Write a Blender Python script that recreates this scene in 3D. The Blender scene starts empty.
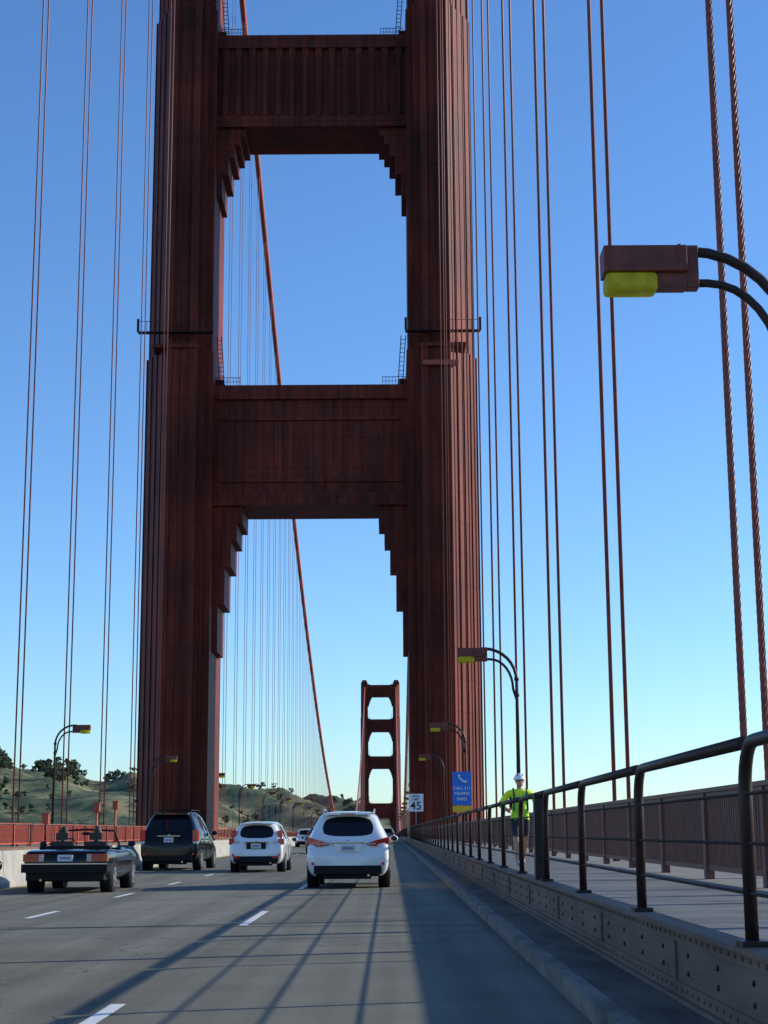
import bpy, bmesh, math, random
from mathutils import Vector, Matrix, noise
random.seed(7)
R=math.radians
scene=bpy.context.scene
COL=scene.collection
# ------------------------------------------------------------ materials
def newmat(name):
    m=bpy.data.materials.new(name); m.use_nodes=True
    nt=m.node_tree; return m,nt,nt.nodes['Principled BSDF']
def mat(name,col,rough=.6,metal=0.,var=.0,nscale=4.,bump=0.,bscale=40.,col2=None,coat=0.,stretch=(1,1,1),spec=None):
    m,nt,b=newmat(name); N=nt.nodes; Lk=nt.links
    b.inputs['Base Color'].default_value=(*col,1); b.inputs['Roughness'].default_value=rough
    b.inputs['Metallic'].default_value=metal; b.inputs['Coat Weight'].default_value=coat
    b.inputs['Coat Roughness'].default_value=.05
    if spec is not None: b.inputs['Specular IOR Level'].default_value=spec
    if var>0 or col2 or bump>0:
        tc=N.new('ShaderNodeTexCoord'); mp=N.new('ShaderNodeMapping'); mp.inputs['Scale'].default_value=stretch
        Lk.new(tc.outputs['Object'],mp.inputs['Vector'])
    if var>0 or col2:
        n=N.new('ShaderNodeTexNoise'); n.inputs['Scale'].default_value=nscale; n.inputs['Detail'].default_value=6
        n.inputs['Roughness'].default_value=.65
        Lk.new(mp.outputs[0],n.inputs['Vector'])
        r=N.new('ShaderNodeValToRGB'); r.color_ramp.elements[0].position=.3; r.color_ramp.elements[1].position=.7
        c2=col2 if col2 else tuple(min(1,c*(1+var)) for c in col)
        c1=tuple(c*(1-var) for c in col)
        r.color_ramp.elements[0].color=(*c1,1); r.color_ramp.elements[1].color=(*c2,1)
        Lk.new(n.outputs['Fac'],r.inputs['Fac']); Lk.new(r.outputs[0],b.inputs['Base Color'])
    if bump>0:
        n2=N.new('ShaderNodeTexNoise'); n2.inputs['Scale'].default_value=bscale; n2.inputs['Detail'].default_value=4
        Lk.new(mp.outputs[0],n2.inputs['Vector'])
        bp=N.new('ShaderNodeBump'); bp.inputs['Strength'].default_value=bump; bp.inputs['Distance'].default_value=.02
        Lk.new(n2.outputs['Fac'],bp.inputs['Height']); Lk.new(bp.outputs[0],b.inputs['Normal'])
    return m
def mix(N,Lk,fac,a,b,mode='MIX'):
    x=N.new('ShaderNodeMix'); x.data_type='RGBA'; x.blend_type=mode
    if isinstance(fac,float): x.inputs[0].default_value=fac
    else: Lk.new(fac,x.inputs[0])
    for i,v in ((6,a),(7,b)):
        if isinstance(v,tuple): x.inputs[i].default_value=(*v,1)
        else: Lk.new(v,x.inputs[i])
    return x.outputs[2]
def tower_mat():
    m,nt,b=newmat('tower_paint'); N=nt.nodes; Lk=nt.links
    tc=N.new('ShaderNodeTexCoord')
    mp=N.new('ShaderNodeMapping'); mp.inputs['Scale'].default_value=(1.2,1.2,.07); Lk.new(tc.outputs['Object'],mp.inputs[0])
    n=N.new('ShaderNodeTexNoise'); n.inputs['Scale'].default_value=1; n.inputs['Detail'].default_value=8; n.inputs['Roughness'].default_value=.72
    Lk.new(mp.outputs[0],n.inputs['Vector'])
    r=N.new('ShaderNodeValToRGB'); r.color_ramp.elements[0].position=.34; r.color_ramp.elements[1].position=.66
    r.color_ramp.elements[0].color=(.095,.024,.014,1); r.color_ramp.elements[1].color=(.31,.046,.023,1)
    Lk.new(n.outputs['Fac'],r.inputs[0])
    # broad grime patches
    g=N.new('ShaderNodeTexNoise'); g.inputs['Scale'].default_value=.12; g.inputs['Detail'].default_value=7; Lk.new(tc.outputs['Object'],g.inputs['Vector'])
    gr=N.new('ShaderNodeValToRGB'); gr.color_ramp.elements[0].position=.38; gr.color_ramp.elements[1].position=.62
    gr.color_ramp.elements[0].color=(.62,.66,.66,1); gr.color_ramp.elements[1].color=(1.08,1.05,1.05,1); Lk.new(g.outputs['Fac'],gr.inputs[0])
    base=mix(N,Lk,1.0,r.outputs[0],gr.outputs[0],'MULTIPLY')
    sx=N.new('ShaderNodeSeparateXYZ'); Lk.new(tc.outputs['Object'],sx.inputs[0])
    cx=N.new('ShaderNodeCombineXYZ')
    ad=N.new('ShaderNodeMath'); ad.operation='ADD'; Lk.new(sx.outputs[0],ad.inputs[0]); Lk.new(sx.outputs[1],ad.inputs[1])
    Lk.new(ad.outputs[0],cx.inputs[0]); Lk.new(sx.outputs[2],cx.inputs[1])
    br=N.new('ShaderNodeTexBrick'); br.inputs['Scale'].default_value=1; br.inputs['Mortar Size'].default_value=.045
    br.inputs['Brick Width'].default_value=1.07; br.inputs['Row Height'].default_value=3.3; br.offset=0
    br.inputs['Color1'].default_value=(1,1,1,1); br.inputs['Color2'].default_value=(.86,.86,.86,1); br.inputs['Mortar'].default_value=(.6,.55,.55,1)
    Lk.new(cx.outputs[0],br.inputs['Vector'])
    c=mix(N,Lk,1.0,base,br.outputs['Color'],'MULTIPLY')
    Lk.new(c,b.inputs['Base Color']); b.inputs['Roughness'].default_value=.6; b.inputs['Specular IOR Level'].default_value=.15
    bp=N.new('ShaderNodeBump'); bp.inputs['Strength'].default_value=.5; bp.inputs['Distance'].default_value=.05
    Lk.new(br.outputs['Fac'],bp.inputs['Height']); bp.invert=True; Lk.new(bp.outputs[0],b.inputs['Normal'])
    return m
def asphalt_mat():
    m,nt,b=newmat('asphalt'); N=nt.nodes; Lk=nt.links
    tc=N.new('ShaderNodeTexCoord')
    n1=N.new('ShaderNodeTexNoise'); n1.inputs['Scale'].default_value=45; n1.inputs['Detail'].default_value=8; n1.inputs['Roughness'].default_value=.8
    Lk.new(tc.outputs['Object'],n1.inputs['Vector'])
    mp=N.new('ShaderNodeMapping'); mp.inputs['Scale'].default_value=(2.2,.05,1); Lk.new(tc.outputs['Object'],mp.inputs[0])
    n2=N.new('ShaderNodeTexNoise'); n2.inputs['Scale'].default_value=1; n2.inputs['Detail'].default_value=5; Lk.new(mp.outputs[0],n2.inputs['Vector'])
    n3=N.new('ShaderNodeTexNoise'); n3.inputs['Scale'].default_value=.7; n3.inputs['Detail'].default_value=6; Lk.new(tc.outputs['Object'],n3.inputs['Vector'])
    r1=N.new('ShaderNodeValToRGB'); r1.color_ramp.elements[0].position=.3;r1.color_ramp.elements[1].position=.75
    r1.color_ramp.elements[0].color=(.115,.110,.086,1); r1.color_ramp.elements[1].color=(.30,.285,.225,1); Lk.new(n1.outputs['Fac'],r1.inputs[0])
    r2=N.new('ShaderNodeValToRGB'); r2.color_ramp.elements[0].position=.35;r2.color_ramp.elements[1].position=.65
    r2.color_ramp.elements[0].color=(.76,.76,.76,1); r2.color_ramp.elements[1].color=(1.08,1.08,1.08,1); Lk.new(n2.outputs['Fac'],r2.inputs[0])
    c=mix(N,Lk,1.0,r1.outputs[0],r2.outputs[0],'MULTIPLY')
    r3=N.new('ShaderNodeValToRGB'); r3.color_ramp.elements[0].position=.35;r3.color_ramp.elements[1].position=.6
    r3.color_ramp.elements[0].color=(.86,.86,.86,1); r3.color_ramp.elements[1].color=(1.04,1.04,1.04,1); Lk.new(n3.outputs['Fac'],r3.inputs[0])
    c=mix(N,Lk,1.0,c,r3.outputs[0],'MULTIPLY')
    v=N.new('ShaderNodeTexVoronoi'); v.feature='DISTANCE_TO_EDGE'; v.inputs['Scale'].default_value=.13
    dn=N.new('ShaderNodeTexNoise'); dn.inputs['Scale'].default_value=.9; dn.inputs['Detail'].default_value=5; Lk.new(tc.outputs['Object'],dn.inputs['Vector'])
    vv=N.new('ShaderNodeVectorMath'); vv.operation='MULTIPLY_ADD'; Lk.new(dn.outputs['Color'],vv.inputs[0]); vv.inputs[1].default_value=(2.,2.,0); Lk.new(tc.outputs['Object'],vv.inputs[2])
    Lk.new(vv.outputs[0],v.inputs['Vector'])
    lt=N.new('ShaderNodeMath'); lt.operation='LESS_THAN'; lt.inputs[1].default_value=.0012; Lk.new(v.outputs['Distance'],lt.inputs[0])
    c=mix(N,Lk,lt.outputs[0],c,(.08,.08,.07))
    Lk.new(c,b.inputs['Base Color']); b.inputs['Roughness'].default_value=.9; b.inputs['Specular IOR Level'].default_value=.12
    bp=N.new('ShaderNodeBump'); bp.inputs['Strength'].default_value=.5; bp.inputs['Distance'].default_value=.01
    Lk.new(n1.outputs['Fac'],bp.inputs['Height']); Lk.new(bp.outputs[0],b.inputs['Normal'])
    return m
def hill_mat():
    m,nt,b=newmat('hill_grass'); N=nt.nodes; Lk=nt.links
    tc=N.new('ShaderNodeTexCoord')
    n=N.new('ShaderNodeTexNoise'); n.inputs['Scale'].default_value=.012; n.inputs['Detail'].default_value=10; n.inputs['Roughness'].default_value=.7; Lk.new(tc.outputs['Object'],n.inputs['Vector'])
    r=N.new('ShaderNodeValToRGB'); e=r.color_ramp.elements
    e[0].position=.41; e[0].color=(.060,.088,.050,1); e[1].position=.60; e[1].color=(.27,.235,.13,1)
    x=e.new(.50); x.color=(.14,.155,.08,1)
    Lk.new(n.outputs['Fac'],r.inputs[0])
    n2=N.new('ShaderNodeTexNoise'); n2.inputs['Scale'].default_value=.03; n2.inputs['Detail'].default_value=8; n2.inputs['Roughness'].default_value=.7; Lk.new(tc.outputs['Object'],n2.inputs['Vector'])
    r2=N.new('ShaderNodeValToRGB'); r2.color_ramp.elements[0].position=.51;r2.color_ramp.elements[1].position=.57
    r2.color_ramp.elements[0].color=(0,0,0,1); r2.color_ramp.elements[1].color=(1,1,1,1); Lk.new(n2.outputs['Fac'],r2.inputs[0])
    c=mix(N,Lk,r2.outputs[0],r.outputs[0],(.052,.072,.050))
    Lk.new(c,b.inputs['Base Color']); b.inputs['Roughness'].default_value=.95; b.inputs['Specular IOR Level'].default_value=.1
    return m
def water_mat():
    m,nt,b=newmat('water'); N=nt.nodes; Lk=nt.links
    b.inputs['Base Color'].default_value=(.02,.06,.09,1); b.inputs['Roughness'].default_value=.12
    tc=N.new('ShaderNodeTexCoord'); n=N.new('ShaderNodeTexNoise'); n.inputs['Scale'].default_value=.15; n.inputs['Detail'].default_value=6; Lk.new(tc.outputs['Object'],n.inputs['Vector'])
    bp=N.new('ShaderNodeBump'); bp.inputs['Strength'].default_value=.6; bp.inputs['Distance'].default_value=1; Lk.new(n.outputs['Fac'],bp.inputs['Height']); Lk.new(bp.outputs[0],b.inputs['Normal'])
    return m
M={}
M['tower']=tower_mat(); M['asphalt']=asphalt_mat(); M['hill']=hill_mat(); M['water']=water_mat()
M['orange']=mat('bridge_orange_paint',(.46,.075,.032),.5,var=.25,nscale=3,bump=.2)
M['rope']=mat('suspender_paint',(.27,.065,.042),.5,var=.35,nscale=5,spec=.4)
M['cable']=mat('main_cable_paint',(.48,.085,.040),.5,var=.2,nscale=.5)
M['rail']=mat('railing_paint_shaded',(.13,.044,.028),.5,var=.35,nscale=5,bump=.2)  # darker copy of the bridge orange, with the railing's shade in its colour
M['hand']=mat('handrail_paint',(.036,.019,.015),.45,var=.3,nscale=9,spec=.3)
M['wall']=mat('parapet_paint',(.15,.095,.068),.7,var=.0,nscale=1.3,bump=.35,bscale=12,col2=(.25,.165,.12),stretch=(1,.6,3),spec=.2)
M['conc']=mat('concrete',(.36,.34,.29),.85,var=.25,nscale=2.2,bump=.4,bscale=30)
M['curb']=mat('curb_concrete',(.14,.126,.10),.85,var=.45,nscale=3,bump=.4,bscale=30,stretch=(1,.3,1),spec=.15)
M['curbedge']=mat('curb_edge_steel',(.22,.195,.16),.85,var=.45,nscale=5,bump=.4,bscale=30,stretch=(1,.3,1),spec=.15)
M['walk']=mat('sidewalk_concrete',(.25,.235,.205),.85,var=.25,nscale=1.2,bump=.3,bscale=50,spec=.2)
M['joint']=mat('joint_tar',(.06,.06,.055),.8)
M['white']=mat('road_paint_white',(.60,.60,.56),.6,var=.0,col2=(.82,.82,.78),nscale=14)
M['yellow']=mat('road_paint_yellow',(.62,.42,.04),.6,var=.3,nscale=10)
M['lamp']=mat('lamp_housing_paint',(.19,.050,.032),.5,var=.35,nscale=4,bump=.1,spec=.3)
M['tyre']=mat('tyre_rubber',(.018,.018,.018),.8,var=.2,nscale=20,spec=.2)
M['rim']=mat('wheel_alloy',(.40,.40,.41),.35,.8)
M['dark']=mat('black_trim',(.010,.010,.011),.6,spec=.2)
M['glass']=mat('car_glass',(.006,.008,.010),.04,0,spec=.4)
M['carwhite']=mat('pearl_paint',(.80,.80,.78),.28,.0,coat=1.)
M['carsilver']=mat('white_paint',(.80,.80,.78),.28,.0,coat=1.)
M['carblack']=mat('black_paint',(.003,.003,.004),.12,.0,coat=.0,spec=.38)
M['cargrey']=mat('grey_paint',(.10,.11,.12),.25,.3,coat=1.)
M['chrome']=mat('chrome',(.5,.5,.5),.15,1.)
M['red']=mat('tail_lens_red',(.55,.012,.010),.15,coat=.6)
M['clear']=mat('tail_lens_clear',(.55,.50,.50),.15,coat=.6)
M['amber']=mat('lens_amber',(.6,.12,.01),.2)
M['plate']=mat('licence_plate',(.62,.62,.60),.5)
M['platemark']=mat('plate_mark',(.05,.07,.25),.5)
M['leather']=mat('seat_leather',(.05,.03,.02),.6)
M['skin']=mat('skin',(.50,.27,.18),.55,var=.12,nscale=18)
M['hair']=mat('hair',(.03,.018,.01),.7)
M['neon']=mat('hi_vis_yellow',(.82,.99,.02),.7,var=.06,nscale=14)
M['neong']=mat('hi_vis_green',(.48,.96,.03),.7,var=.12,nscale=14)
M['shirt']=mat('shirt_cloth',(.05,.055,.08),.8,var=.2,nscale=14)
M['cloth']=mat('dark_cloth',(.02,.022,.03),.8,var=.3,nscale=14)
M['helmet']=mat('helmet_shell',(.85,.85,.85),.3)
M['shoe']=mat('shoe',(.35,.35,.36),.6)
M['signblue']=mat('sign_blue',(.01,.16,.60),.4)
M['signwhite']=mat('sign_white',(.80,.80,.80),.4)
M['signyellow']=mat('sign_yellow',(.85,.50,.02),.4)
M['signblack']=mat('sign_black',(.015,.015,.015),.5)
M['steel']=mat('galvanised_steel',(.32,.33,.33),.4,.7)
M['leaf']=mat('tree_foliage',(.045,.066,.038),.9,var=.4,nscale=.1,spec=.1)
M['bark']=mat('tree_bark',(.08,.06,.045),.9)
def lens():
    m,nt,b=newmat('lamp_lens'); N=nt.nodes; Lk=nt.links
    b.inputs['Base Color'].default_value=(.60,.56,.06,1); b.inputs['Roughness'].default_value=.35
    tc=N.new('ShaderNodeTexCoord'); n=N.new('ShaderNodeTexNoise'); n.inputs['Scale'].default_value=6; n.inputs['Detail'].default_value=3
    Lk.new(tc.outputs['Object'],n.inputs['Vector'])
    r=N.new('ShaderNodeValToRGB'); r.color_ramp.elements[0].position=.35; r.color_ramp.elements[1].position=.65
    r.color_ramp.elements[0].color=(.60,.56,.05,1); r.color_ramp.elements[1].color=(.98,.95,.20,1); Lk.new(n.outputs['Fac'],r.inputs[0])
    t=N.new('ShaderNodeBsdfTranslucent'); Lk.new(r.outputs[0],t.inputs[0])
    x=N.new('ShaderNodeMixShader'); x.inputs[0].default_value=.7
    Lk.new(b.outputs[0],x.inputs[1]); Lk.new(t.outputs[0],x.inputs[2])
    Lk.new(x.outputs[0],N['Material Output'].inputs[0]); return m
M['lens']=lens()
# ------------------------------------------------------------ mesh builder
class MB:
    def __init__(s,*mats): s.v=[];s.f=[];s.mi=[];s.mats=list(mats);s.sm=[]
    def m(s,k):
        if k not in s.mats: s.mats.append(k)
        return s.mats.index(k)
    def box(s,x0,x1,y0,y1,z0,z1,k=None,b=0):
        k=k or s.mats[0]; i=len(s.v)
        s.v+=[(x0,y0,z0),(x1,y0,z0),(x1,y1,z0),(x0,y1,z0),(x0,y0,z1),(x1,y0,z1),(x1,y1,z1),(x0,y1,z1)]
        for q in ((0,3,2,1),(4,5,6,7),(0,1,5,4),(1,2,6,5),(2,3,7,6),(3,0,4,7)):
            s.f.append([i+j for j in q]); s.mi.append(s.m(k)); s.sm.append(False)
    def prism(s,poly,z0,z1,k=None):
        k=k or s.mats[0]; i=len(s.v); n=len(poly)
        s.v+=[(x,y,z0) for x,y in poly]+[(x,y,z1) for x,y in poly]
        for j in range(n):
            a=j;b=(j+1)%n
            s.f.append([i+a,i+b,i+n+b,i+n+a]); s.mi.append(s.m(k)); s.sm.append(False)
        s.f.append([i+n+j for j in range(n)]); s.mi.append(s.m(k)); s.sm.append(False)
        s.f.append([i+n-1-j for j in range(n)]); s.mi.append(s.m(k)); s.sm.append(False)
    def tube(s,path,r,n=8,k=None,sy=1.,caps=True,smooth=True,lobes=0,twist=0):
        k=k or s.mats[0]; P=[Vector(p) for p in path]; rs=r if isinstance(r,(list,tuple)) else [r]*len(P)
        t0=(P[1]-P[0]).normalized(); up=Vector((0,0,1)) if abs(t0.z)<.9 else Vector((1,0,0))
        a=t0.cross(up).normalized(); i0=len(s.v)
        for j,p in enumerate(P):
            if j==0:t=P[1]-P[0]
            elif j==len(P)-1:t=P[-1]-P[-2]
            else:t=(P[j+1]-P[j]).normalized()+(P[j]-P[j-1]).normalized()
            t.normalize(); a=(a-t*a.dot(t)).normalized(); b=t.cross(a)
            for q in range(n):
                an=2*math.pi*q/n+twist*j
                rr=rs[j]
                if lobes: rr*=(1 if q%2==0 else .76)
                s.v.append(tuple(p+a*math.cos(an)*rr+b*math.sin(an)*rr*sy))
        for j in range(len(P)-1):
            for q in range(n):
                c=i0+j*n
                s.f.append([c+q,c+(q+1)%n,c+n+(q+1)%n,c+n+q]); s.mi.append(s.m(k)); s.sm.append(smooth)
        if caps:
            s.f.append([i0+n-1-q for q in range(n)]); s.mi.append(s.m(k)); s.sm.append(False)
            c=i0+(len(P)-1)*n
            s.f.append([c+q for q in range(n)]); s.mi.append(s.m(k)); s.sm.append(False)
    def sweep(s,prof,ys,zf,k=None):
        k=k or s.mats[0]; n=len(prof); i=len(s.v)
        for y in ys:
            for x,z in prof: s.v.append((x,y,z+zf(y)))
        for j in range(len(ys)-1):
            for q in range(n):
                c=i+j*n
                s.f.append([c+q,c+(q+1)%n,c+n+(q+1)%n,c+n+q]); s.mi.append(s.m(k)); s.sm.append(False)
        s.f.append([i+q for q in range(n)][::-1]); s.mi.append(s.m(k)); s.sm.append(False)
        c=i+(len(ys)-1)*n; s.f.append([c+q for q in range(n)]); s.mi.append(s.m(k)); s.sm.append(False)
    def sheet(s,x0,x1,ys,zf,z,k=None):
        k=k or s.mats[0]; i=len(s.v)
        for y in ys: s.v+=[(x0,y,z+zf(y)),(x1,y,z+zf(y))]
        for j in range(len(ys)-1):
            c=i+2*j; s.f.append([c,c+1,c+3,c+2]); s.mi.append(s.m(k)); s.sm.append(False)
    def ell(s,c,r,k=None,nu=12,nv=8,v0=-90,v1=90):
        k=k or s.mats[0]; i=len(s.v)
        for a in range(nv+1):
            ph=R(v0+(v1-v0)*a/nv)
            for b in range(nu):
                th=2*math.pi*b/nu
                s.v.append((c[0]+r[0]*math.cos(ph)*math.cos(th),c[1]+r[1]*math.cos(ph)*math.sin(th),c[2]+r[2]*math.sin(ph)))
        for a in range(nv):
            for b in range(nu):
                q=i+a*nu
                s.f.append([q+b,q+(b+1)%nu,q+nu+(b+1)%nu,q+nu+b]); s.mi.append(s.m(k)); s.sm.append(True)
    def obj(s,name,parent=None,loc=(0,0,0),bevel=0,fix=True):
        me=bpy.data.meshes.new(name); me.from_pydata(s.v,[],s.f)
        for k in s.mats: me.materials.append(M[k])
        me.polygons.foreach_set('material_index',s.mi); me.polygons.foreach_set('use_smooth',s.sm)
        if fix:
            bm=bmesh.new(); bm.from_mesh(me); bmesh.ops.recalc_face_normals(bm,faces=bm.faces); bm.to_mesh(me); bm.free()
        o=bpy.data.objects.new(name,me); COL.objects.link(o); o.location=loc
        if parent: o.parent=parent
        if bevel:
            b=o.modifiers.new('bev','BEVEL'); b.width=bevel; b.segments=2; b.limit_method='ANGLE'
        return o
def empty(name,loc=(0,0,0),rotz=0):
    e=bpy.data.objects.new(name,None); COL.objects.link(e); e.location=loc; e.rotation_euler=(0,0,rotz); e.empty_display_size=.3; return e
def text(s,size,loc,parent,k,name,rot=(90,0,0)):
    c=bpy.data.curves.new(name,'FONT'); c.body=s; c.size=size; c.align_x='CENTER'; c.align_y='CENTER'; c.extrude=.003; c.offset=size*.012
    c.materials.append(M[k]); o=bpy.data.objects.new(name,c); COL.objects.link(o); o.location=loc; o.rotation_euler=[R(a) for a in rot]; o.parent=parent
    return o
# ------------------------------------------------------------ layout constants
CX=8.3; EYE=1.2; TY=173.; SPAN=1280.; FDROP=22.6
K=FDROP/SPAN**2
def zd(y): return 0 if y<TY else -K*(y-TY)**2
YS=[-80,-40]+list(range(0,180,20))+[TY]+[TY+i for i in (20,50,90,140,200,270,350,440,540,640,760,880,1000,1120,1240,1280,1400,1500,1640)]
CUR=9.61; WALL=10.2; RAILX=12.95; CABX=13.8
b=MB('asphalt'); b.sheet(-CUR,CUR,YS,zd,0); b.obj('roadway',fix=False)
b=MB('joint')
for y in [6.5+15.24*i for i in range(-2,60)]:
    b.sheet(-CUR,CUR,[y,y+.05],zd,.004)
b.obj('expansion_joints',fix=False)
b=MB('white')
for i in range(-3,70):
    y=8.1+13.8*i; b.sheet(6.30,6.41,[y,y+3.9],zd,.008)
for i in range(130):
    y=24.0-7.6*5+7.6*i
    b.sheet(3.0,3.11,[y,y+2.2],zd,.008)
for i in range(110):
    y=20-7.6*5+7.6*i
    b.sheet(-3.6,-3.48,[y,y+2.4],zd,.008); b.sheet(-6.6,-6.48,[y,y+2.4],zd,.008)
b.obj('lane_markings',fix=False)
b=MB('yellow'); b.sheet(-.28,-.14,YS,zd,.008); b.sheet(-1.2,-1.06,YS,zd,.008); b.obj('yellow_edge_line',fix=False)
b=MB('conc')
y=-40
while y<700:
    p=[(-.88,.0),(-.88,.12),(-.74,.30),(-.70,.74),(-.74,.82),(-.62,.82),(-.60,.74),(-.56,.30),(-.42,.12),(-.42,0)]
    b.sweep(p,[y,y+2.96],zd); y+=3.0
b.obj('median_barrier')
def xs(a,b_,s): return (a,b_) if s>0 else (-b_,-a)
def rect(a,b_,z0,z1,s):
    x0,x1=xs(a,b_,s); return [(x0,z0),(x1,z0),(x1,z1),(x0,z1)]
for s in (1,-1):
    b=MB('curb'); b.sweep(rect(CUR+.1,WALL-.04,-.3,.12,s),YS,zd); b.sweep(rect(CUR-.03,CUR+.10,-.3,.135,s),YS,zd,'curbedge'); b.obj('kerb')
    b=MB('wall')
    b.sweep(rect(WALL-.02,WALL+.03,.0,.57,s),YS,zd); b.sweep(rect(WALL-.09,WALL+.09,.57,.60,s),YS,zd)
    b.sweep(rect(WALL-.07,WALL+.03,.125,.155,s),YS,zd); b.sweep(rect(WALL-.035,WALL-.02,.155,.24,s),YS,zd); b.sweep(rect(WALL-.035,WALL-.02,.49,.57,s),YS,zd)
    yy=-8
    while yy<165:
        x0,x1=xs(WALL-.04,WALL-.02,s); b.box(x0,x1,yy,yy+.10,.24,.49)
        yy+=3.8
    if s>0:
        yy=3.
        while yy<60:
            for zz in (.2,.53): b.ell((WALL-.038,yy,zz),(.012,.014,.014),nu=6,nv=4)
            yy+=.19
        yy=3.
        while yy<60:
            for zz in (.31,.42):b.ell((WALL-.024,yy,zz),(.012,.018,.018),'hand',nu=6,nv=4)
            yy+=.95
    b.obj('steel_parapet')
    b=MB('walk'); b.sweep(rect(WALL+.04,14.9,.30,.50,s),YS,zd)
    x0,x1=xs(WALL+.04,20.2,s)
    b.prism([(x0,157),(x1,157),(x1,190),(x0,190)],.28,.497)
    y=-10
    while y<300:
        X0,X1=xs(WALL+.06,14.6,s)
        b.sheet(X0,X1,[y,y+.025],zd,.504,'joint'); y+=1.9
    b.obj('sidewalk')
    b=MB('orange'); b.sweep(rect(14.0,14.9,-7.6,.29,s),YS,zd); b.obj('deck_truss')
    b=MB('rail' if s>0 else 'orange')  # shaded copy on the right, brighter orange for the sunlit left railing
    def rail(p,q,step):
        p=Vector(p);q=Vector(q); L=(q-p).length; d=(q-p)/L; nrm=Vector((-d.y,d.x,0))
        def beam(z0,z1,w):
            a=p+nrm*w;c=p-nrm*w;e=q-nrm*w;g=q+nrm*w
            i=len(b.v); 
            for pt in (a,c,e,g): b.v.append((pt.x,pt.y,pt.z+z0))
            for pt in (a,c,e,g): b.v.append((pt.x,pt.y,pt.z+z1))
            for f in ((0,3,2,1),(4,5,6,7),(0,1,5,4),(1,2,6,5),(2,3,7,6),(3,0,4,7)):
                b.f.append([i+j for j in f]); b.mi.append(0); b.sm.append(False)
        beam(1.24,1.30,.075); beam(1.17,1.239,.03); beam(.13,.20,.03)
        n=int(L/step)
        for i in range(n+1):
            c=p+d*(i*L/n); b.box(c.x-.014,c.x+.014,c.y-.022,c.y+.022,c.z+.20,c.z+1.17)
        n=max(1,round(L/3.81))
        for i in range(n+1):
            c=p+d*(i*L/n); b.box(c.x-.06,c.x+.06,c.y-.09,c.y+.09,c.z,c.z+1.235)
    X=RAILX*s; X2=19.6*s; z=.5
    rail((X,-14,z),(X,158,z),.15); rail((X,158,z),(X2,161,z),.3); rail((X2,161,z),(X2,186,z),.3); rail((X2,186,z),(X,189,z),.3)
    yl=[189,220,260,310,370,440,520,600,700,800]
    for a,c in zip(yl,yl[1:]): rail((X,a,z+zd(a)),(X,c,z+zd(c)),.5)
    b.obj('picket_railing')
    b=MB('hand')
    y0=8.8-3.8*4; X=WALL*s
    for i in range(44):
        y=y0+3.8*i
        if y>161: break
        p=[(X,y,.60),(X,y,1.40)]
        for a in range(1,7):
            t=R(15*a); p.append((X,y-.26*(1-math.cos(t)),1.40+.26*math.sin(t)))
        p.append((X,y-3.8,1.66)); b.tube(p,.037,8)
        b.box(X-.07,X+.07,y-.09,y+.09,.60,.63)
    for zz in (.87,1.13,1.39): b.tube([(X,y0-3,zz),(X,161,zz)],.010,5)
    if s>0:
        for y in (20.9,): b.box(X-.08,X+.08,y-.10,y+.10,.60,1.66)
    yl=[188,230,280,340,420,520,640]
    for a,c in zip(yl,yl[1:]):
        b.tube([(X,a,1.66+zd(a)),(X,c,1.66+zd(c))],.034,5)
        n=int((c-a)/3.8)
        for i in range(n):
            yy=a+i*3.8; b.box(X-.034,X+.034,yy-.034,yy+.034,.6+zd(yy),1.66+zd(yy))
    b.obj('safety_handrail')
# ------------------------------------------------------------ cables
def zcab(y):
    if y<TY:
        t=max(0,(y+170)/343.); return 8+145*t**1.55
    u=y-TY
    if u<=SPAN:
        zl=153-FDROP*u/SPAN; return zl-4*145.5*(u/SPAN)*(1-u/SPAN)
    t=(u-SPAN)/343.; return (153-FDROP)*(1-t)**1.5
for s in (1,-1):
    b=MB('cable')
    pts=[(CABX*s,y,zcab(y)) for y in list(range(-170,173,12))+[TY]+[TY+i*20 for i in range(1,65)]+[TY+SPAN+i*30 for i in range(1,11)]]
    b.tube(pts,.46,12); b.obj('main_cable')
    b=MB('rope')
    ys=[24.6+14.5*i for i in range(-11,11)]
    for y in ys:
        zt=zcab(y)
        for dx in (-.17,.17):
            x=CABX*s+dx
            if s>0 and 0<y<30:
                n=int(26/.03); b.tube([(x,y,.1+.03*j) for j in range(n)],.056,16,lobes=1,twist=.16,smooth=False)
                b.tube([(x,y,26),(x,y,zt)],.048,8)
            else: b.tube([(x,y,-.3),(x,y,zt)],.050,7)
            b.tube([(x,y,.45),(x,y,1.0)],.09,8)
    y=TY+14.5
    while y<TY+SPAN-10:
        for dx in (-.17,.17):
            b.tube([(CABX*s+dx,y,zd(y)-.3),(CABX*s+dx,y,zcab(y))],.042,5,caps=False)
        y+=15.24
    b.obj('suspender_cables')
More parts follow.
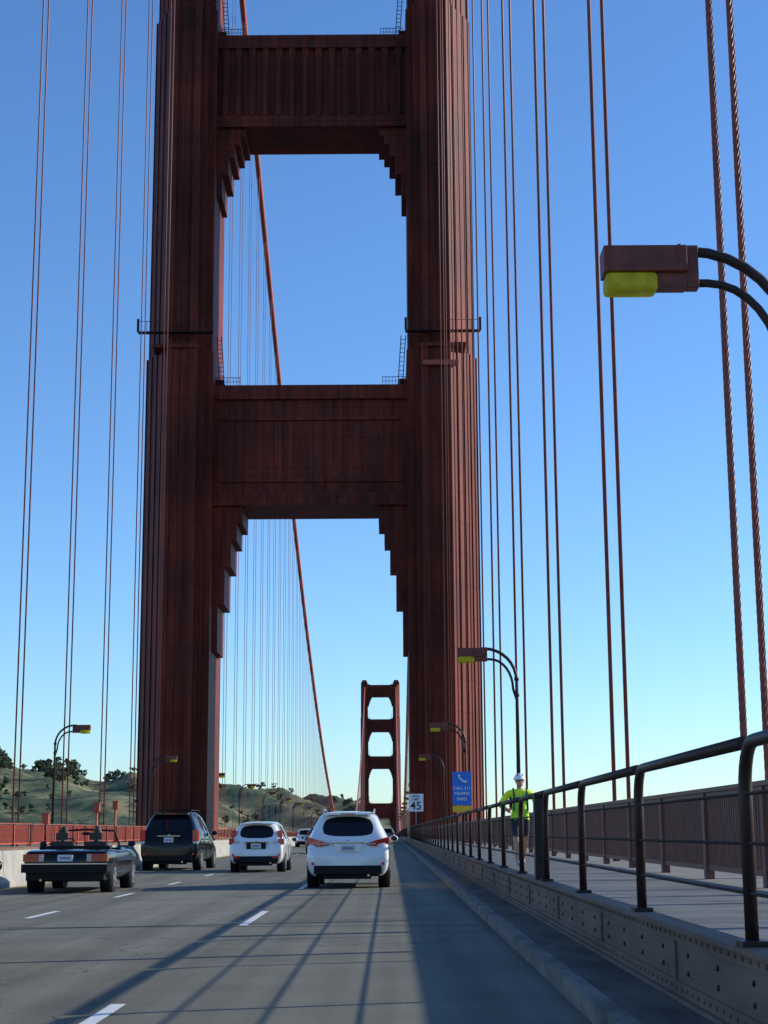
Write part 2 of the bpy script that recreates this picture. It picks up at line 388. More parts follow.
# ------------------------------------------------------------ towers
def tower(name,y0,z0):
    T=empty(name,(0,y0,z0)); C=14.2
    segs=[(-67,0,4.05,8.6),(0,52,3.85,8.0),(52,92,3.65,7.4),(92,124,3.4,6.8),(124,153,3.1,6.2)]
    for s,nm in ((1,'east_leg'),(-1,'west_leg')):
        b=MB('tower')
        for a,c,w,l in segs:
            def quarter():
                pts=[(-w,-l+2.2),(-w+.8,-l+2.2),(-w+.8,-l+1.1),(-w+1.5,-l+1.1),(-w+1.5,-l),(-w+2.2,-l),(-w+2.2,-l+.25),(.35,-l+.25),(.35,-l),(.80,-l)]
                x=.80;y=-l; st=(w-.80)/4
                for i in range(4):  # outer corner facets, slanted so the sun brightens the right leg's outer strip
                    pts.append((x+st*.86,y+st*1.85)); x+=st; y+=st*1.85
                    pts.append((x,y-st*.12))
                return pts
            f=quarter(); back=[(x,-y) for x,y in reversed(f)]
            poly=f+back
            if s<0: poly=[(-x,y) for x,y in reversed(poly)]
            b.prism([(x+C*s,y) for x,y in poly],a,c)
            for g in (-1.1,-.35): b.box(C*s+s*g-.06,C*s+s*g+.06,-l+.10,-l+.25,a,c-.3)
        b.box(C*s-2.9,C*s+2.9,-6.4,6.4,153,155.2); b.box(C*s-2.0,C*s+2.0,-4.5,4.5,155.2,157)
        for z,w,l in ((52,2.4,8.05),(124,2.4,6.9)): b.box(C*s-w,C*s+w,-l-.05,l+.05,z-.3,z+.1)
        b.obj(nm,T)
    b=MB('tower')
    struts=[(35.4,48.4,1),(78.6,89.4,2),(111,122,3),(142.,152.5,4)]
    for za,zb,k in struts:
        w=11.2; d=3.6-.12*k
        b.box(-w,w,-d,d,za,zb)
        for sg in (-1,1):
            def bb(x0,x1,ya,yb,z0_,z1_):
                lo,hi=sorted((sg*(d+ya),sg*(d+yb))); b.box(x0,x1,lo,hi,z0_,z1_)
            bb(-w,w,0,.5,zb-1.3,zb+.25); bb(-w,w,0,.5,za,za+1.3)
            n=15 if k>1 else 9
            for i in range(n+1):
                x=-w+2*w*i/n
                if k==1: bb(x-.1,x+.1,0,.10,za+1.3,zb-1.3)
                else:
                    bb(x-.36,x+.36,0,.4,za+1.3,zb-1.3); bb(x-.16,x+.16,.4,.62,za+1.3,zb-2.4)
            if k==1: bb(-w+1.6,w-1.6,.1,.26,zb-3.6,zb-3.2); bb(-w+1.6,w-1.6,.1,.26,za+2.6,za+3.0)
        H=15.5 if k==1 else 8
        inner=10.45 if k==1 else 10.65
        steps=[(3.2,.12),(2.6,.24),(2.0,.42),(1.35,.68),(.65,1.0)]
        for s in (1,-1):
            prev=0
            for i,(wd,h) in enumerate(steps):
                x0,x1=sorted((s*(inner-wd),s*(inner+.6)))
                dd=d-.02-.05*i
                b.box(x0,x1,-dd,dd,za-H*h,za-H*prev); prev=h
            x0,x1=sorted((s*(inner-.9),s*(inner+.5))); b.box(x0,x1,-d+.3,d-.3,zb,zb+1.1)
            x0,x1=sorted((s*(inner-2.),s*(inner-.9))); b.box(x0,x1,-d+.4,d-.4,zb,zb+.5)
    b.obj('portal_struts',T)
    b=MB('hand')
    for za,zb,k in struts[:3]:
        for s in (1,-1):
            for i in range(8):
                x=s*(10.2-.35*i); b.box(x-.025,x+.025,-3.3,-3.25,zb+.2,zb+1.3)
            x0,x1=sorted((s*10.3,s*7.7)); b.box(x0,x1,-3.3,-3.25,zb+1.26,zb+1.32); b.box(x0,x1,-3.3,-3.25,zb+.8,zb+.84)
            for dx in (0,.5):
                b.tube([(s*(9.9-dx),-3.2,zb),(s*(10.3-dx),-3.2,zb+6)],.05,5)
            for j in range(12):
                t=j/12; b.box(min(s*(9.4+.4*t),s*(9.9+.4*t)),max(s*(9.4+.4*t),s*(9.9+.4*t)),-3.23,-3.17,zb+6*t,zb+6*t+.05)
    for s in (1,-1):
        z=53.4
        b.box(C*s-4.0,C*s+4.0,-8.4,-7.45,z-.06,z)
        for i in range(9):
            x=C*s-4.0+8.0*i/8; b.box(x-.025,x+.025,-8.4,-8.35,z,z+1.1)
        b.box(C*s-4.0,C*s+4.0,-8.4,-8.35,z+1.06,z+1.11)
        for q in (1,-1): b.box(C*s+q*3.95-.12,C*s+q*3.95+.12,-8.3,-8.1,z,z+1.4)
    b.obj('service_railings',T)
    b=MB('orange')  # brighter paint stands in for sunlight on these ledges
    for z in (49.6,96): 
        b.prism([(C-2.2,-8.3),(C+1.6,-8.3),(C+1.6,-7.5),(C-2.2,-7.5)],z,z+.5)
    b.obj('ledges',T)
    return T
tower('bridge_tower',TY,0); tower('bridge_tower',TY+SPAN,-FDROP)
b=MB('conc'); 
for yy,zz in ((TY,0),(TY+SPAN,-FDROP)):
    b.box(-24,24,yy-14,yy+14,-70,-58)
b.obj('tower_piers')
# ------------------------------------------------------------ street lamps
def lamp(x,y,s):
    z0=.5+zd(y); E=empty('street_lamp',(x,y,z0)); b=MB('lamp'); S=-s
    def L(px,pz): return (px*S,0,pz)
    b.tube([L(0,0),L(0,.5)],[.17,.15],10,'hand'); b.tube([L(0,.5),L(0,1.0)],[.11,.10],10,'hand')
    p=[L(0,1.0),L(0,6.3)]
    for a in range(1,9):
        t=R(90*a/8); p.append(L(1.20*(1-math.cos(t)),6.3+1.22*math.sin(t)))
    p.append(L(1.35,7.52)); b.tube(p,[.085]+[.062]*(len(p)-1),10,'hand')
    p=[L(.02,5.6)]
    for a in range(0,9):
        t=R(90*a/8); p.append(L(.14+.85*(1-math.cos(t)),6.0+1.12*math.sin(t)))
    p.append(L(1.35,7.12)); b.tube(p,.050,9,'hand')
    for zz in (5.7,6.3): b.tube([L(0,zz),L(0,zz+.12)],.095,10,'hand')
    b.obj('pole',E)
    b=MB('lamp'); x0,x1=sorted((S*1.25,S*2.24)); b.box(x0,x1,-.19,.19,7.22,7.54); 
    b.box(min(S*1.32,S*1.36),max(S*1.32,S*1.36),-.20,.20,7.21,7.55); b.box(min(S*1.86,S*1.88),max(S*1.86,S*1.88),-.195,.195,7.215,7.545)
    xa,xb=sorted((S*1.10,S*1.25)); b.box(xa,xb,-.09,.09,7.04,7.57)
    xa,xb=sorted((S*1.25,S*1.6)); b.box(xa,xb,-.12,.12,7.04,7.22)
    b.obj('housing',E,bevel=.02)
    b=MB('lens'); xa,xb=sorted((S*1.60,S*2.22)); b.prism([(xa,-.17),(xb,-.17),(xb,.17),(xa,.17)],6.99,7.218); b.obj('lens',E,bevel=.05)
for i in range(0,14):
    y=18.5+43*i
    for s in (1,-1):
        if abs(y-TY)<12: continue
        lamp(13.12*s,y,s)
# ------------------------------------------------------------ signs
def sign(name,x,y,w,zb,h,k):
    E=empty(name,(x,y,0)); b=MB('steel'); b.box(-.025,.025,0.02,.07,.6,zb+h-.05); b.obj('post',E)
    b=MB(k); b.box(-w/2,w/2,-.012,.012,zb,zb+h,k); b.obj('panel',E,bevel=.004); return E
E=sign('call_box_sign',WALL-.02,43,.50,1.88,.86,'signblue')
text('CALL 511',.112,(0,-.018,2.31),E,'signwhite','lettering'); text('TRAFFIC',.112,(0,-.018,2.17),E,'signwhite','lettering_2'); text('INFO',.112,(0,-.018,2.03),E,'signwhite','lettering_3')
b=MB('signwhite'); b.tube([(-.09,-.016,2.62),(.02,-.016,2.50),(.10,-.016,2.46)],.022,6); b.tube([(-.09,-.016,2.62),(-.05,-.016,2.66)],.035,6); b.tube([(.10,-.016,2.46),(.11,-.016,2.51)],.035,6); b.obj('telephone_symbol',E)
b=MB('signyellow'); b.box(-.25,.25,-.012,.012,1.70,1.86); b.obj('yellow_plate',E)
E=sign('speed_limit_sign',WALL+.1,128,1.15,2.75,1.35,'signwhite')
text('SPEED',.24,(0,-.018,3.90),E,'signblack','lettering'); text('LIMIT',.24,(0,-.018,3.66),E,'signblack','lettering_2'); text('45',.88,(0,-.018,3.16),E,'signblack','lettering_3')
for x,y,h in ((-12.2,115,3.3),(-12.4,124,3.6),(-12.2,98,2.4)):
    b=MB('orange'); b.tube([(0,0,.5),(0,0,h-.6)],.09,8); b.box(-.2,.2,-.18,.18,h-.6,h-.05); b.box(-.25,.25,-.22,.22,h-.05,h+.02); b.box(-.2,.2,-.15,.15,.5,.65); b.obj('roadside_call_box',None,(x,y,0))
# ------------------------------------------------------------ cars
def wheels(E,W,y1,y2,r,wt=.21):
    b=MB('tyre')
    for y in (y1,y2):
        for s in (1,-1):
            xo=s*(W+.012); xi=s*(W-wt)
            b.tube([(xi,y,r),(xi+s*.03,y,r),(xo-s*.03,y,r),(xo,y,r)],[r-.04,r,r,r-.035],24,'tyre')
            b.tube([(xo-s*.002,y,r),(xo+s*.004,y,r)],r*.66,20,'rim')
            for k in range(5):
                a=2*math.pi*k/5; c=(xo+s*.006,y+math.cos(a)*r*.42,r+math.sin(a)*r*.42)
                b.ell(c,(.006,r*.13,r*.13),'dark',nu=8,nv=4)
    b.obj('wheels',E)
def loft(E,name,st,W,paint,sideglass,topglass,sub=2):
    me=bpy.data.meshes.new(name); V=[];F=[];MI=[]
    mats=[paint,'glass','dark']
    for (y,wm,zb,zm,zbelt,ze,zt,we) in st:
        w=W*wm; half=[(0,zb),(.80*w,zb),(.97*w,zb+.10),(w,zm),(.975*w,zbelt),(we*W,ze),(we*W*.86,zt-.016),(0,zt)]
        ring=half+[(-x,z) for x,z in reversed(half[1:-1])]
        V+=[(x,y,z) for x,z in ring]
    n=14
    for j in range(len(st)-1):
        for q in range(n):
            F.append([j*n+q,j*n+(q+1)%n,(j+1)*n+(q+1)%n,(j+1)*n+q])
            mi=0
            if q in (4,9) and j in sideglass: mi=1
            if q in (6,7) and j in topglass: mi=1
            if q in (0,13): mi=2
            MI.append(mi)
    F.append(list(range(n))[::-1]); MI.append(0); F.append([(len(st)-1)*n+q for q in range(n)]); MI.append(0)
    me.from_pydata(V,[],F)
    for k in mats: me.materials.append(M[k])
    me.polygons.foreach_set('material_index',MI); me.polygons.foreach_set('use_smooth',[True]*len(F))
    bm=bmesh.new(); bm.from_mesh(me); bmesh.ops.recalc_face_normals(bm,faces=bm.faces)
    cl=bm.edges.layers.float.get('crease_edge') or bm.edges.layers.float.new('crease_edge')
    for e in bm.edges:
        ms={f.material_index for f in e.link_faces}
        if len(ms)>1: e[cl]=.92
    bm.to_mesh(me); bm.free()
    o=bpy.data.objects.new(name,me); COL.objects.link(o); o.parent=E
    sm=o.modifiers.new('s','SUBSURF'); sm.levels=sub; sm.render_levels=sub
    return o
def arches(E,W,ys,r):
    b=MB('dark')
    for y in ys:
        for s in (1,-1): b.tube([(s*(W-.25),y,r+.02),(s*(W+.001),y,r+.02)],r+.055,24)
    b.obj('wheel_arches',E)
def suv(name,x,y,paint,W=.92,L=4.6,H=1.68,kind='suv',rot=0):
    E=empty(name,(x,y,zd(y)),R(rot)); h=H/1.68
    st=[(0.00,.84,.40,.56,.66,.69,.70,.78),(.05,.95,.30,.60,.82,.86,.87,.80),(.13,.975,.26,.64,.98,1.02,1.03,.80),(.17,.98,.25,.66,1.03,1.09,1.11,.79),
        (.46,.985,.25,.68,1.06,1.47,1.555,.70),(.54,.99,.25,.68,1.06,1.54,1.63,.685),(.95,1,.24,.68,1.04,1.57,1.66,.69),(1.02,1,.24,.68,1.04,1.57,1.665,.69),
        (1.9,1,.24,.66,1.01,1.59,1.68,.69),(2.0,1,.24,.66,1.01,1.59,1.68,.69),(2.85,1,.24,.66,.98,1.53,1.62,.68),(3.55,.99,.24,.64,.95,1.00,1.06,.76),
        (4.25,.95,.26,.6,.86,.90,.94,.70),(L-.08,.88,.32,.52,.72,.76,.79,.66),(L,.75,.42,.5,.60,.62,.63,.6)]
    st=[(a,w,zb*1,zm,zbl*h,ze*h,zt*h,we) for a,w,zb,zm,zbl,ze,zt,we in st]
    loft(E,'body',st,W,paint,(5,7,9),(3,10))
    r=.345 if H>1.6 else .30
    arches(E,W*.985,(.92,L-.95),r); wheels(E,W*.985,.92,L-.95,r)
    b=MB('dark')
    b.box(-W*.80,W*.80,-.015,.25,.31,.49,'dark'); b.box(-W*.55,W*.55,.1,.5,.20,.32,'dark')
    zp=.86*h
    b.box(-.30,.30,.01,.20,zp-.095,zp+.10,'dark' if kind!='suv' else paint); b.box(-.155,.155,-.004,.02,zp-.078,zp+.078,'plate')
    for i in range(6): b.box(-.115+i*.04,-.09+i*.04,-.007,0,zp-.035,zp+.03,'platemark')
    b.box(-.38,.38,-.006,.14,zp+.115,zp+.14,'chrome')
    b.tube([(0.0,.225,1.14*h),(-.32,.255,1.19*h)],.010,5,'dark')
    b.box(-W*.60,W*.60,.30,.52,1.575*h,1.618*h,paint); b.box(-.16,.16,.292,.31,1.585*h,1.607*h,'red')
    b.box(-W*.8,W*.8,.02,.06,.70*h,.71*h,'dark')
    for s in (1,-1):
        b.ell((s*(W+.09),3.15,1.05*h),(.10,.06,.075),paint); b.ell((s*(W+.09),3.10,1.05*h),(.085,.03,.06),'glass')
        x0,x1=sorted((s*W*.80,s*W*.86)); b.box(x0,x1,-.005,.08,.50,.56,'red')
    if kind!='hatch':
        for s in (1,-1):
            b.tube([(s*W*.60,.7,1.62*h),(s*W*.62,.85,1.70*h),(s*W*.62,2.5,1.71*h),(s*W*.60,2.75,1.64*h)],.018,6,'dark' if kind!='suv' else 'steel')
    if kind=='rack':
        for yy in (.95,1.5,2.1): b.box(-W*.62,W*.62,yy,yy+.05,1.70*h,1.73*h,'dark')
    b.tube([(.45,.02,.28),(.45,.25,.28)],.03,8,'chrome')
    for s in (1,-1):
        for yy in (1.98,3.0):
            x0,x1=sorted((s*(W*1.0-.012),s*(W*1.0+.0015))); b.box(x0,x1,yy,yy+.008,.42,.85,'dark')
        for yy in (1.15,2.15):
            x0,x1=sorted((s*(W*.97),s*(W*1.0+.018))); b.box(x0,x1,yy,yy+.18,.86*h,.885*h,paint)
    b.ell((0,.10,1.0*h),(.05,.02,.026),'chrome')
    b.obj('trim',E,bevel=.006)
    b=MB('red')
    for s in (1,-1):
        def bx(a,c,y0,y1,z0,z1,k):
            x0,x1=sorted((s*a,s*c)); b.box(x0,x1,y0,y1,z0,z1,k)
        if kind=='suv':
            i=len(b.v)
            pts=[(.40,.96),(.60,1.02),(W*.97,1.10),(W*.985,.98),(W*.93,.88),(.62,.90),(.42,.925)]
            for yy in (.02,.36):
                for px,pz in pts: b.v.append((s*px,yy+ (.02 if px<.5 else .0)+(.12 if px>.8 else 0),pz*h))
            n=len(pts)
            for q in range(n): b.f.append([i+q,i+(q+1)%n,i+n+(q+1)%n,i+n+q]); b.mi.append(b.m('red')); b.sm.append(False)
            b.f.append([i+q for q in range(n)]); b.mi.append(b.m('red')); b.sm.append(False)
            b.f.append([i+n+q for q in range(n)]); b.mi.append(b.m('red')); b.sm.append(False)
            bx(.44,.60,.025,.1,.935*h,.965*h,'clear')
        elif kind=='hatch':
            bx(W*.80,W*.985,.10,.42,.90*h,1.10*h,'red'); bx(W*.74,W*.90,.24,.50,1.10*h,1.36*h,'red'); bx(W*.60,W*.80,.08,.2,.93*h,1.03*h,'clear')
            bx(W*.6,W*.82,-.02,.1,.42,.50,'red')
        else:
            bx(W*.80,W*.99,.04,.30,.82*h,1.14*h,'red'); bx(W*.80,W*.985,.035,.2,.74*h,.82*h,'clear')
    b.obj('tail_lamps',E,bevel=.015)
    return E
suv('white_suv',7.37,36.0,'carwhite',kind='suv')
suv('white_hatchback',4.15,51.0,'carsilver',W=.86,L=4.05,H=1.56,kind='hatch',rot=-1)
suv('black_suv',1.05,54,'carblack',W=.97,L=4.9,H=1.92,kind='rack',rot=-2)
suv('white_hatchback',1.2,138,'carwhite',W=.9,L=4.3,H=1.5,kind='hatch')
suv('grey_suv',7.9,190,'cargrey',kind='suv')
suv('black_hatchback',3.54,12.6,'carblack',W=.88,L=4.3,H=1.45,kind='hatch')
suv('grey_hatchback',4.3,95,'cargrey',W=.9,L=4.3,H=1.55,kind='hatch')
def skinfig(name,verts,edges,parent,matfn,mats,sub=2):
    me=bpy.data.meshes.new(name); me.from_pydata([v[0] for v in verts],edges,[])
    o=bpy.data.objects.new(name,me); COL.objects.link(o)
    sk=o.modifiers.new('sk','SKIN'); sk.use_smooth_shade=True
    for i,v in enumerate(verts):
        r=v[1]; me.skin_vertices[0].data[i].radius=(r if isinstance(r,tuple) else (r,r))
    me.skin_vertices[0].data[0].use_root=True
    ss=o.modifiers.new('ss','SUBSURF'); ss.levels=sub; ss.render_levels=sub
    dg=bpy.context.evaluated_depsgraph_get(); dg.update()
    m2=bpy.data.meshes.new_from_object(o.evaluated_get(dg)); bpy.data.objects.remove(o)
    for k in mats: 
        m2.materials.append(M[k])
    for p in m2.polygons: p.use_smooth=True; p.material_index=mats.index(matfn(p.center))
    o=bpy.data.objects.new(name,m2); COL.objects.link(o); o.parent=parent; return o
def head(b,c,yaw=0,hair='hair',helmet=False,k=1.0,f=-1):
    x,y,z=c
    b.ell((x,y,z),(.077*k,.095*k,.118*k),'skin',16,12); b.ell((x,y+f*.025,z-.05),(.058*k,.068*k,.07*k),'skin',14,8)
    b.ell((x,y+f*.098,z-.01),(.013,.022,.026),'skin',8,6)
    for s in (1,-1):
        b.ell((x+s*.078,y+.005,z-.005),(.010,.02,.03),'skin',8,6)
        b.ell((x+s*.031,y+f*.082,z+.012),(.014,.008,.009),'signwhite',8,6); b.ell((x+s*.031,y+f*.089,z+.012),(.007,.004,.007),'hair',8,6)
    b.box(x-.026,x+.026,min(y+f*.085,y+f*.094),max(y+f*.085,y+f*.094),z-.058,z-.050,'red')
    if not helmet:
        b.ell((x,y-f*.018,z+.028),(.086*k,.098*k,.105*k),hair,16,8,-10,90); b.ell((x,y-f*.045,z-.01),(.08*k,.065*k,.10*k),hair,14,8)
def convertible():
    E=empty('black_convertible',(1.62,34.0,0),R(.4)); W=.895; L=4.4
    st=[(0,.90,.36,.55,.66,.70,.71,.84),(.06,.97,.28,.58,.80,.835,.84,.88),(.14,.98,.25,.60,.83,.865,.875,.88),(.9,1,.22,.6,.86,.90,.91,.86),(1.25,1,.20,.6,.86,.89,.89,.86),
        (1.3,1,.20,.6,.86,.88,.50,.84),(2.7,1,.20,.6,.86,.88,.50,.84),(2.78,1,.20,.6,.86,.90,.93,.84),(3.6,.99,.22,.58,.84,.87,.91,.84),(L-.1,.96,.26,.55,.76,.80,.82,.82),(L,.92,.38,.5,.66,.68,.69,.8)]
    loft(E,'body',st,W,'carblack',(),())
    arches(E,W*.985,(.85,L-.95),.31); wheels(E,W*.985,.85,L-.95,.31)
    b=MB('dark')
    b.box(-.88,.88,-.11,.06,.42,.585,'dark'); b.box(-.885,.885,-.115,-.02,.585,.605,'chrome'); b.box(-.8,.8,.0,.5,.26,.42,'dark')
    for s in (1,-1):
        x0,x1=sorted((s*.44,s*.86)); b.box(x0,x1,-.02,.10,.64,.79,'red')
        x0,x1=sorted((s*.44,s*.54)); b.box(x0,x1,-.026,.10,.645,.785,'clear')
        x0,x1=sorted((s*.78,s*.865)); b.box(x0,x1,-.026,.12,.645,.785,'amber')
        for zz in (.68,.72,.755): x0,x1=sorted((s*.44,s*.86)); b.box(x0,x1,-.032,0,zz,zz+.008,'dark')
        b.ell((s*(W+.08),2.55,.98),(.09,.05,.06),'carblack')
        x0,x1=sorted((s*.875,s*.905)); b.box(x0,x1,1.25,3.0,.38,.40,'chrome')
    b.box(-.155,.155,-.03,-.0,.645,.775,'plate')
    for i in range(6): b.box(-.11+i*.038,-.085+i*.038,-.034,-.03,.685,.735,'platemark')
    b.tube([(-.5,0.0,.27),(-.5,.3,.27)],.028,8,'chrome')
    b.box(-.74,.74,1.0,1.30,.885,.95,'dark')
    b.obj('trim',E,bevel=.01)
    b=MB('leather')
    for s in (1,-1):
        b.box(s*.36-.24,s*.36+.24,1.55,2.05,.42,.60); b.box(s*.36-.24,s*.36+.24,1.42,1.58,.5,1.04); b.box(s*.36-.13,s*.36+.13,1.42,1.53,1.07,1.22)
        b.tube([(s*.30,1.48,1.02),(s*.30,1.48,1.08)],.012,5,'chrome'); b.tube([(s*.42,1.48,1.02),(s*.42,1.48,1.08)],.012,5,'chrome')
    b.box(-.72,.72,2.55,2.72,.6,.90,'dark')
    b.tube([(-.70,2.70,.9),(-.60,2.42,1.26),(0,2.40,1.29),(.60,2.42,1.26),(.70,2.70,.9)],.024,6,'dark')
    b.ell((0,2.38,1.20),(.11,.02,.035),'dark')
    ring=[Vector((-.36+.18*math.cos(a*math.pi/8),2.25+.03*math.sin(a*math.pi/8),.92+.18*math.sin(a*math.pi/8))) for a in range(17)]
    b.tube(ring,.014,6,'dark'); b.obj('cockpit',E,bevel=.02)
    for s,nm,hc in ((-1,'driver','hair'),(1,'passenger','hair')):
        x=.36*s; y=1.70
        vs=[((x,y,.56),(.15,.12)),((x,y-.01,.74),(.14,.11)),((x,y,.95),(.15,.10)),((x,y,1.06),(.06,.06)),((x,y,1.12),(.05,.05)),
            ((x-.19,y,.97),.055),((x-.24,y+.22,.80),.042),((x-.12,y+.50,.90),.034),((x+.19,y,.97),.055),((x+.24,y+.22,.80),.042),((x+.12,y+.50,.90),.034)]
        ed=[(0,1),(1,2),(2,3),(3,4),(2,5),(5,6),(6,7),(2,8),(8,9),(9,10)]
        skinfig(nm+'_body',vs,ed,E,lambda c:('skin' if c.z>1.06 or c.y>y+.35 else 'shirt'),['shirt','skin'],1)
        b=MB('skin'); head(b,(x,y+.01,1.23),f=1,hair='hair' if s<0 else 'leather'); b.obj(nm+'_head',E)
convertible()
# ------------------------------------------------------------ pedestrian (mid-stride, towards the viewer)
def pedestrian():
    P=empty('pedestrian',(CX+2.66,33.8,.50),R(4)); P.scale=(1.08,1.05,1.03)
    vs=[((0,0,.96),(.16,.12)),((0,0,1.12),(.15,.115)),((0,-.01,1.30),(.185,.13)),((0,-.01,1.42),(.135,.10)),((0,-.015,1.50),(.058,.058)),((0,-.025,1.57),(.052,.052)),
        ((-.215,-.01,1.42),.075),((-.37,.05,1.19),.062),((-.28,-.19,1.09),.042),
        ((.215,-.01,1.42),.075),((.38,.06,1.19),.062),((.30,-.17,1.12),.042),
        ((-.10,0,.88),(.10,.105)),((-.10,-.16,.50),.064),((-.095,-.17,.28),(.057,.057)),((-.09,-.22,.085),.038),((-.09,-.36,.035),(.045,.030)),
        ((.10,0,.88),(.10,.105)),((.10,.06,.50),.064),((.098,.20,.30),(.055,.055)),((.09,.33,.13),.038),((.09,.26,.035),(.045,.030))]
    ed=[(0,1),(1,2),(2,3),(3,4),(4,5),(3,6),(6,7),(7,8),(3,9),(9,10),(10,11),(0,12),(12,13),(13,14),(14,15),(15,16),(0,17),(17,18),(18,19),(19,20),(20,21)]
    def mf(c):
        if c.z>1.50: return 'skin'
        if c.z<.10 or (c.y>.28 and c.z<.16): return 'shoe'
        if c.z<.60: return 'skin'
        if c.z<.92: return 'cloth'
        if abs(c.x)>.19:
            return 'skin' if (c.y<-.15 and abs(c.x)<.33 and c.z<1.14) else 'neon'
        return 'neong' if (c.y<.02 and c.z<1.40) else 'neon'
    skinfig('body',vs,ed,P,mf,['skin','shoe','cloth','neon','neong'])
    b=MB('skin')
    for s,w in ((-1,(-.28,-.19,1.09)),(1,(.30,-.17,1.12))):
        w=Vector(w); pc=w+Vector((-s*.02,-.065,-.01))
        b.ell(tuple(pc),(.026,.05,.042),'skin',10,8)
        for i,l in enumerate((.055,.065,.06,.045)):
            a=pc+Vector((0,-.035,.03-.02*i)); k1=a+Vector((-s*.005,-l*.6,-.005)); k2=k1+Vector((-s*.028,-l*.15,-.012)); k3=k2+Vector((-s*.015,.03,-.004))
            b.tube([tuple(a),tuple(k1),tuple(k2),tuple(k3)],[.010,.0095,.009,.008],6,'skin')
        a=pc+Vector((-s*.015,.01,.03)); b.tube([tuple(a),tuple(a+Vector((-s*.025,-.025,.022))),tuple(a+Vector((-s*.03,-.05,.015)))],[.013,.011,.009],6,'skin')
    b.obj('hands',P)
    b=MB('skin'); head(b,(0,-.035,1.665),helmet=True)
    b.ell((0,-.02,1.70),(.108,.14,.12),'helmet',18,8,0,90); b.tube([(.108*math.cos(t*math.pi/9),-.02+.14*math.sin(t*math.pi/9),1.70) for t in range(19)],.014,6,'helmet')
    for i in (-1,0,1): b.tube([(i*.045,-.125,1.765),(i*.05,-.05,1.818-abs(i)*.012),(i*.045,.06,1.808-abs(i)*.012)],.009,5,'dark')
    b.box(-.065,.065,-.135,-.118,1.665,1.692,'dark')
    for s in (1,-1): b.tube([(s*.078,-.03,1.70),(s*.045,-.06,1.555)],.005,5,'dark')
    b.obj('head',P)
    b=MB('cloth')
    for s in (1,-1): b.tube([(s*.12,.09,1.44),(s*.125,-.02,1.515),(s*.125,-.145,1.40),(s*.13,-.14,1.08)],.020,6,'cloth')
    b.tube([(-.12,-.152,1.28),(.12,-.152,1.28)],.012,6,'cloth')
    b.box(-.17,.17,.10,.25,1.10,1.46,'cloth')
    b.obj('backpack',P,bevel=.01)
pedestrian()
# ------------------------------------------------------------ hills, water, trees
def env(X):
    pts=[(-2600,150),(-1400,150),(-900,125),(-640,108),(-560,103),(-480,94),(-410,90),(-330,80),(-240,64),(-160,56),(-90,48),(0,28),(120,8),(240,-30),(500,-75),(5000,-90)]
    for (a,ha),(c,hc) in zip(pts,pts[1:]):
        if a<=X<=c:
            t=(X-a)/(c-a); t=t*t*(3-2*t); return ha+(hc-ha)*t
    return -90
def hz(X,Y):
    t=(Y-2700)/900.; bell=max(0,1-t*t)**.6 if abs(t)<1 else 0
    e=env(X)
    n=noise.fractal(Vector((X*.0042,Y*.0034,3.1)),1.0,2.1,6)
    rd=abs(noise.noise(Vector((X*.009+Y*.003,Y*.0016,9.))))
    return -72+(e+76)*bell*(1-.30*rd)+n*20*bell+8*noise.noise(Vector((X*.02,Y*.02,1)))*bell
b=MB('hill'); nx,ny=300,110; xs_=[-2600+3400*i/nx for i in range(nx+1)]; ysg=[1750+2000*j/ny for j in range(ny+1)]
b.v=[(x+CX,y,hz(x,y)) for y in ysg for x in xs_]
for j in range(ny):
    for i in range(nx):
        c=j*(nx+1)+i; b.f.append([c,c+1,c+nx+2,c+nx+1]); b.mi.append(0); b.sm.append(True)
b.obj('hills',fix=False)
b=MB('water'); b.v=[(-40000,-40000,-67),(40000,-40000,-67),(40000,60000,-67),(-40000,60000,-67)]; b.f=[[0,1,2,3]]; b.mi=[0]; b.sm=[False]; b.obj('water',fix=False)
b=MB('leaf','bark')
def tree(x,y,z,h):
    b.tube([(x,y,z-2),(x+random.uniform(-.5,.5),y,z+h*.7)],[h*.035,h*.012],5,'bark')
    for q in range(5):
        a=random.uniform(0,6.28); zz=z+h*random.uniform(.35,.8); b.tube([(x,y,zz-h*.1),(x+math.cos(a)*h*.22,y+math.sin(a)*h*.22,zz+h*.05)],[h*.012,h*.005],4,'bark')
    cl=[(random.gauss(0,h*.2),random.gauss(0,h*.2),h*random.uniform(.2,1.0),h*random.uniform(.12,.22)) for _ in range(9)]
    for cx,cy,cz,r in cl:
        for q in range(16):
            d=Vector((random.gauss(0,1),random.gauss(0,1),random.gauss(0,.7))).normalized()*r*random.uniform(.5,1.1)
            p=Vector((x+cx,y+cy,z+cz))+d; s=h*.08
            u=Vector((random.uniform(-1,1),random.uniform(-1,1),random.uniform(-1,1))).normalized()*s; w=u.orthogonal().normalized()*s
            i=len(b.v); b.v+=[tuple(p-u-w),tuple(p+u-w),tuple(p+u+w),tuple(p-u+w)]; b.f.append([i,i+1,i+2,i+3]); b.mi.append(0); b.sm.append(False)
def ridge(X):
    return max(range(2200,3100,50),key=lambda Y:(hz(X,Y)-1.2)/Y)
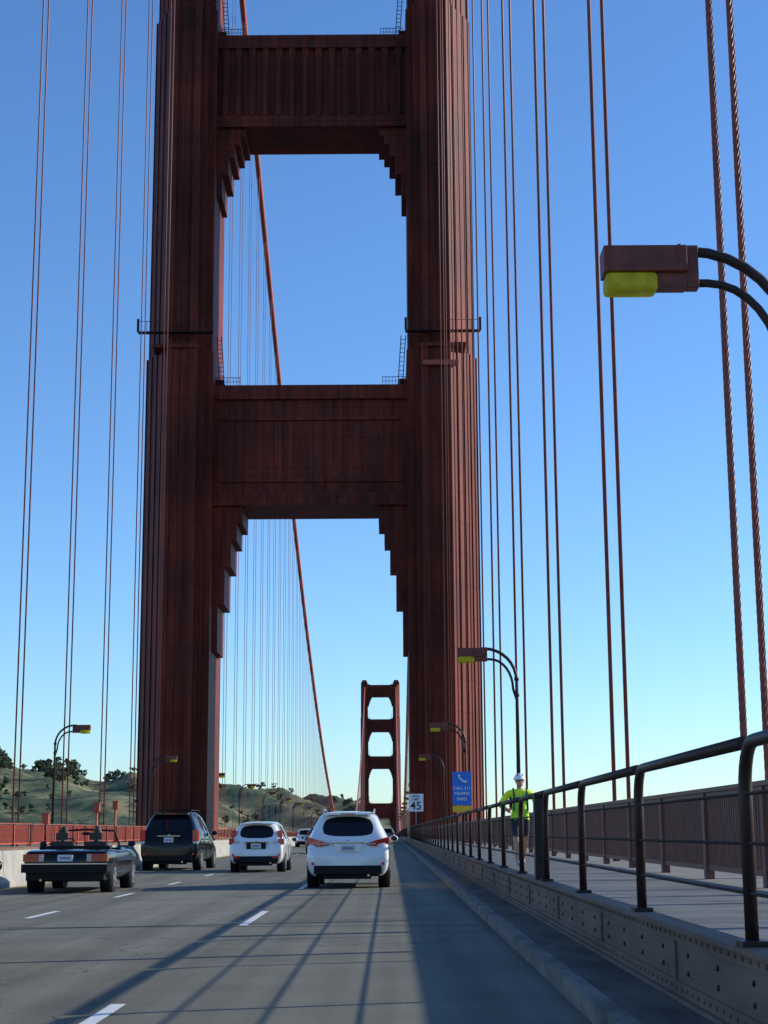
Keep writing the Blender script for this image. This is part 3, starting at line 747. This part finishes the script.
for _ in range(130):
    X=random.uniform(-720,-440); Y=ridge(X)+random.uniform(-60,40); tree(X+CX,Y,hz(X,Y),random.uniform(9,18))
for _ in range(520):
    X=random.uniform(-900,-40); Y=random.uniform(2000,2800); 
    if noise.noise(Vector((X*.012,Y*.005,5)))>.02: tree(X+CX,Y,hz(X,Y),random.uniform(5,11))
b.obj('distant_trees',fix=False)
# ------------------------------------------------------------ light, sky, camera
AZ=73.; EL=21.5
S=Vector((math.sin(R(AZ))*math.cos(R(EL)),math.cos(R(AZ))*math.cos(R(EL)),math.sin(R(EL))))
l=bpy.data.lights.new('sun','SUN'); l.energy=5.0; l.angle=R(.5); l.color=(1,.94,.82)
o=bpy.data.objects.new('sun',l); COL.objects.link(o); o.rotation_euler=(-S).to_track_quat('-Z','Y').to_euler(); o.location=(60,60,60)
w=bpy.data.worlds.new('World'); scene.world=w; w.use_nodes=True; nt=w.node_tree
sk=nt.nodes.new('ShaderNodeTexSky'); sk.sky_type='NISHITA'; sk.sun_disc=False; sk.sun_elevation=R(EL); sk.sun_rotation=R(AZ)
sk.altitude=0; sk.air_density=1.0; sk.dust_density=.1; sk.ozone_density=2.8
hs=nt.nodes.new('ShaderNodeHueSaturation'); hs.inputs['Saturation'].default_value=1.04; nt.links.new(sk.outputs[0],hs.inputs['Color'])
tint=mix(nt.nodes,nt.links,1.0,hs.outputs[0],(.84,1.10,1.42),'MULTIPLY')
bg=nt.nodes['Background']; nt.links.new(tint,bg.inputs[0]); bg.inputs[1].default_value=.145
c=bpy.data.cameras.new('camera'); c.sensor_fit='VERTICAL'; c.sensor_height=36; F=1620.; c.lens=36*F/1024; c.clip_end=100000; c.clip_start=.1
co=bpy.data.objects.new('camera',c); COL.objects.link(co); scene.camera=co
pitch=math.atan(320/F); yaw=math.atan(4.5/F)
Mx=Matrix.Rotation(yaw,4,'Z')@Matrix.Rotation(R(90)+pitch,4,'X')@Matrix.Rotation(R(-.32),4,'Z')
co.matrix_world=Matrix.Translation((CX,0,EYE))@Mx
scene.view_settings.view_transform='Standard'; scene.view_settings.look='None'; scene.view_settings.exposure=0
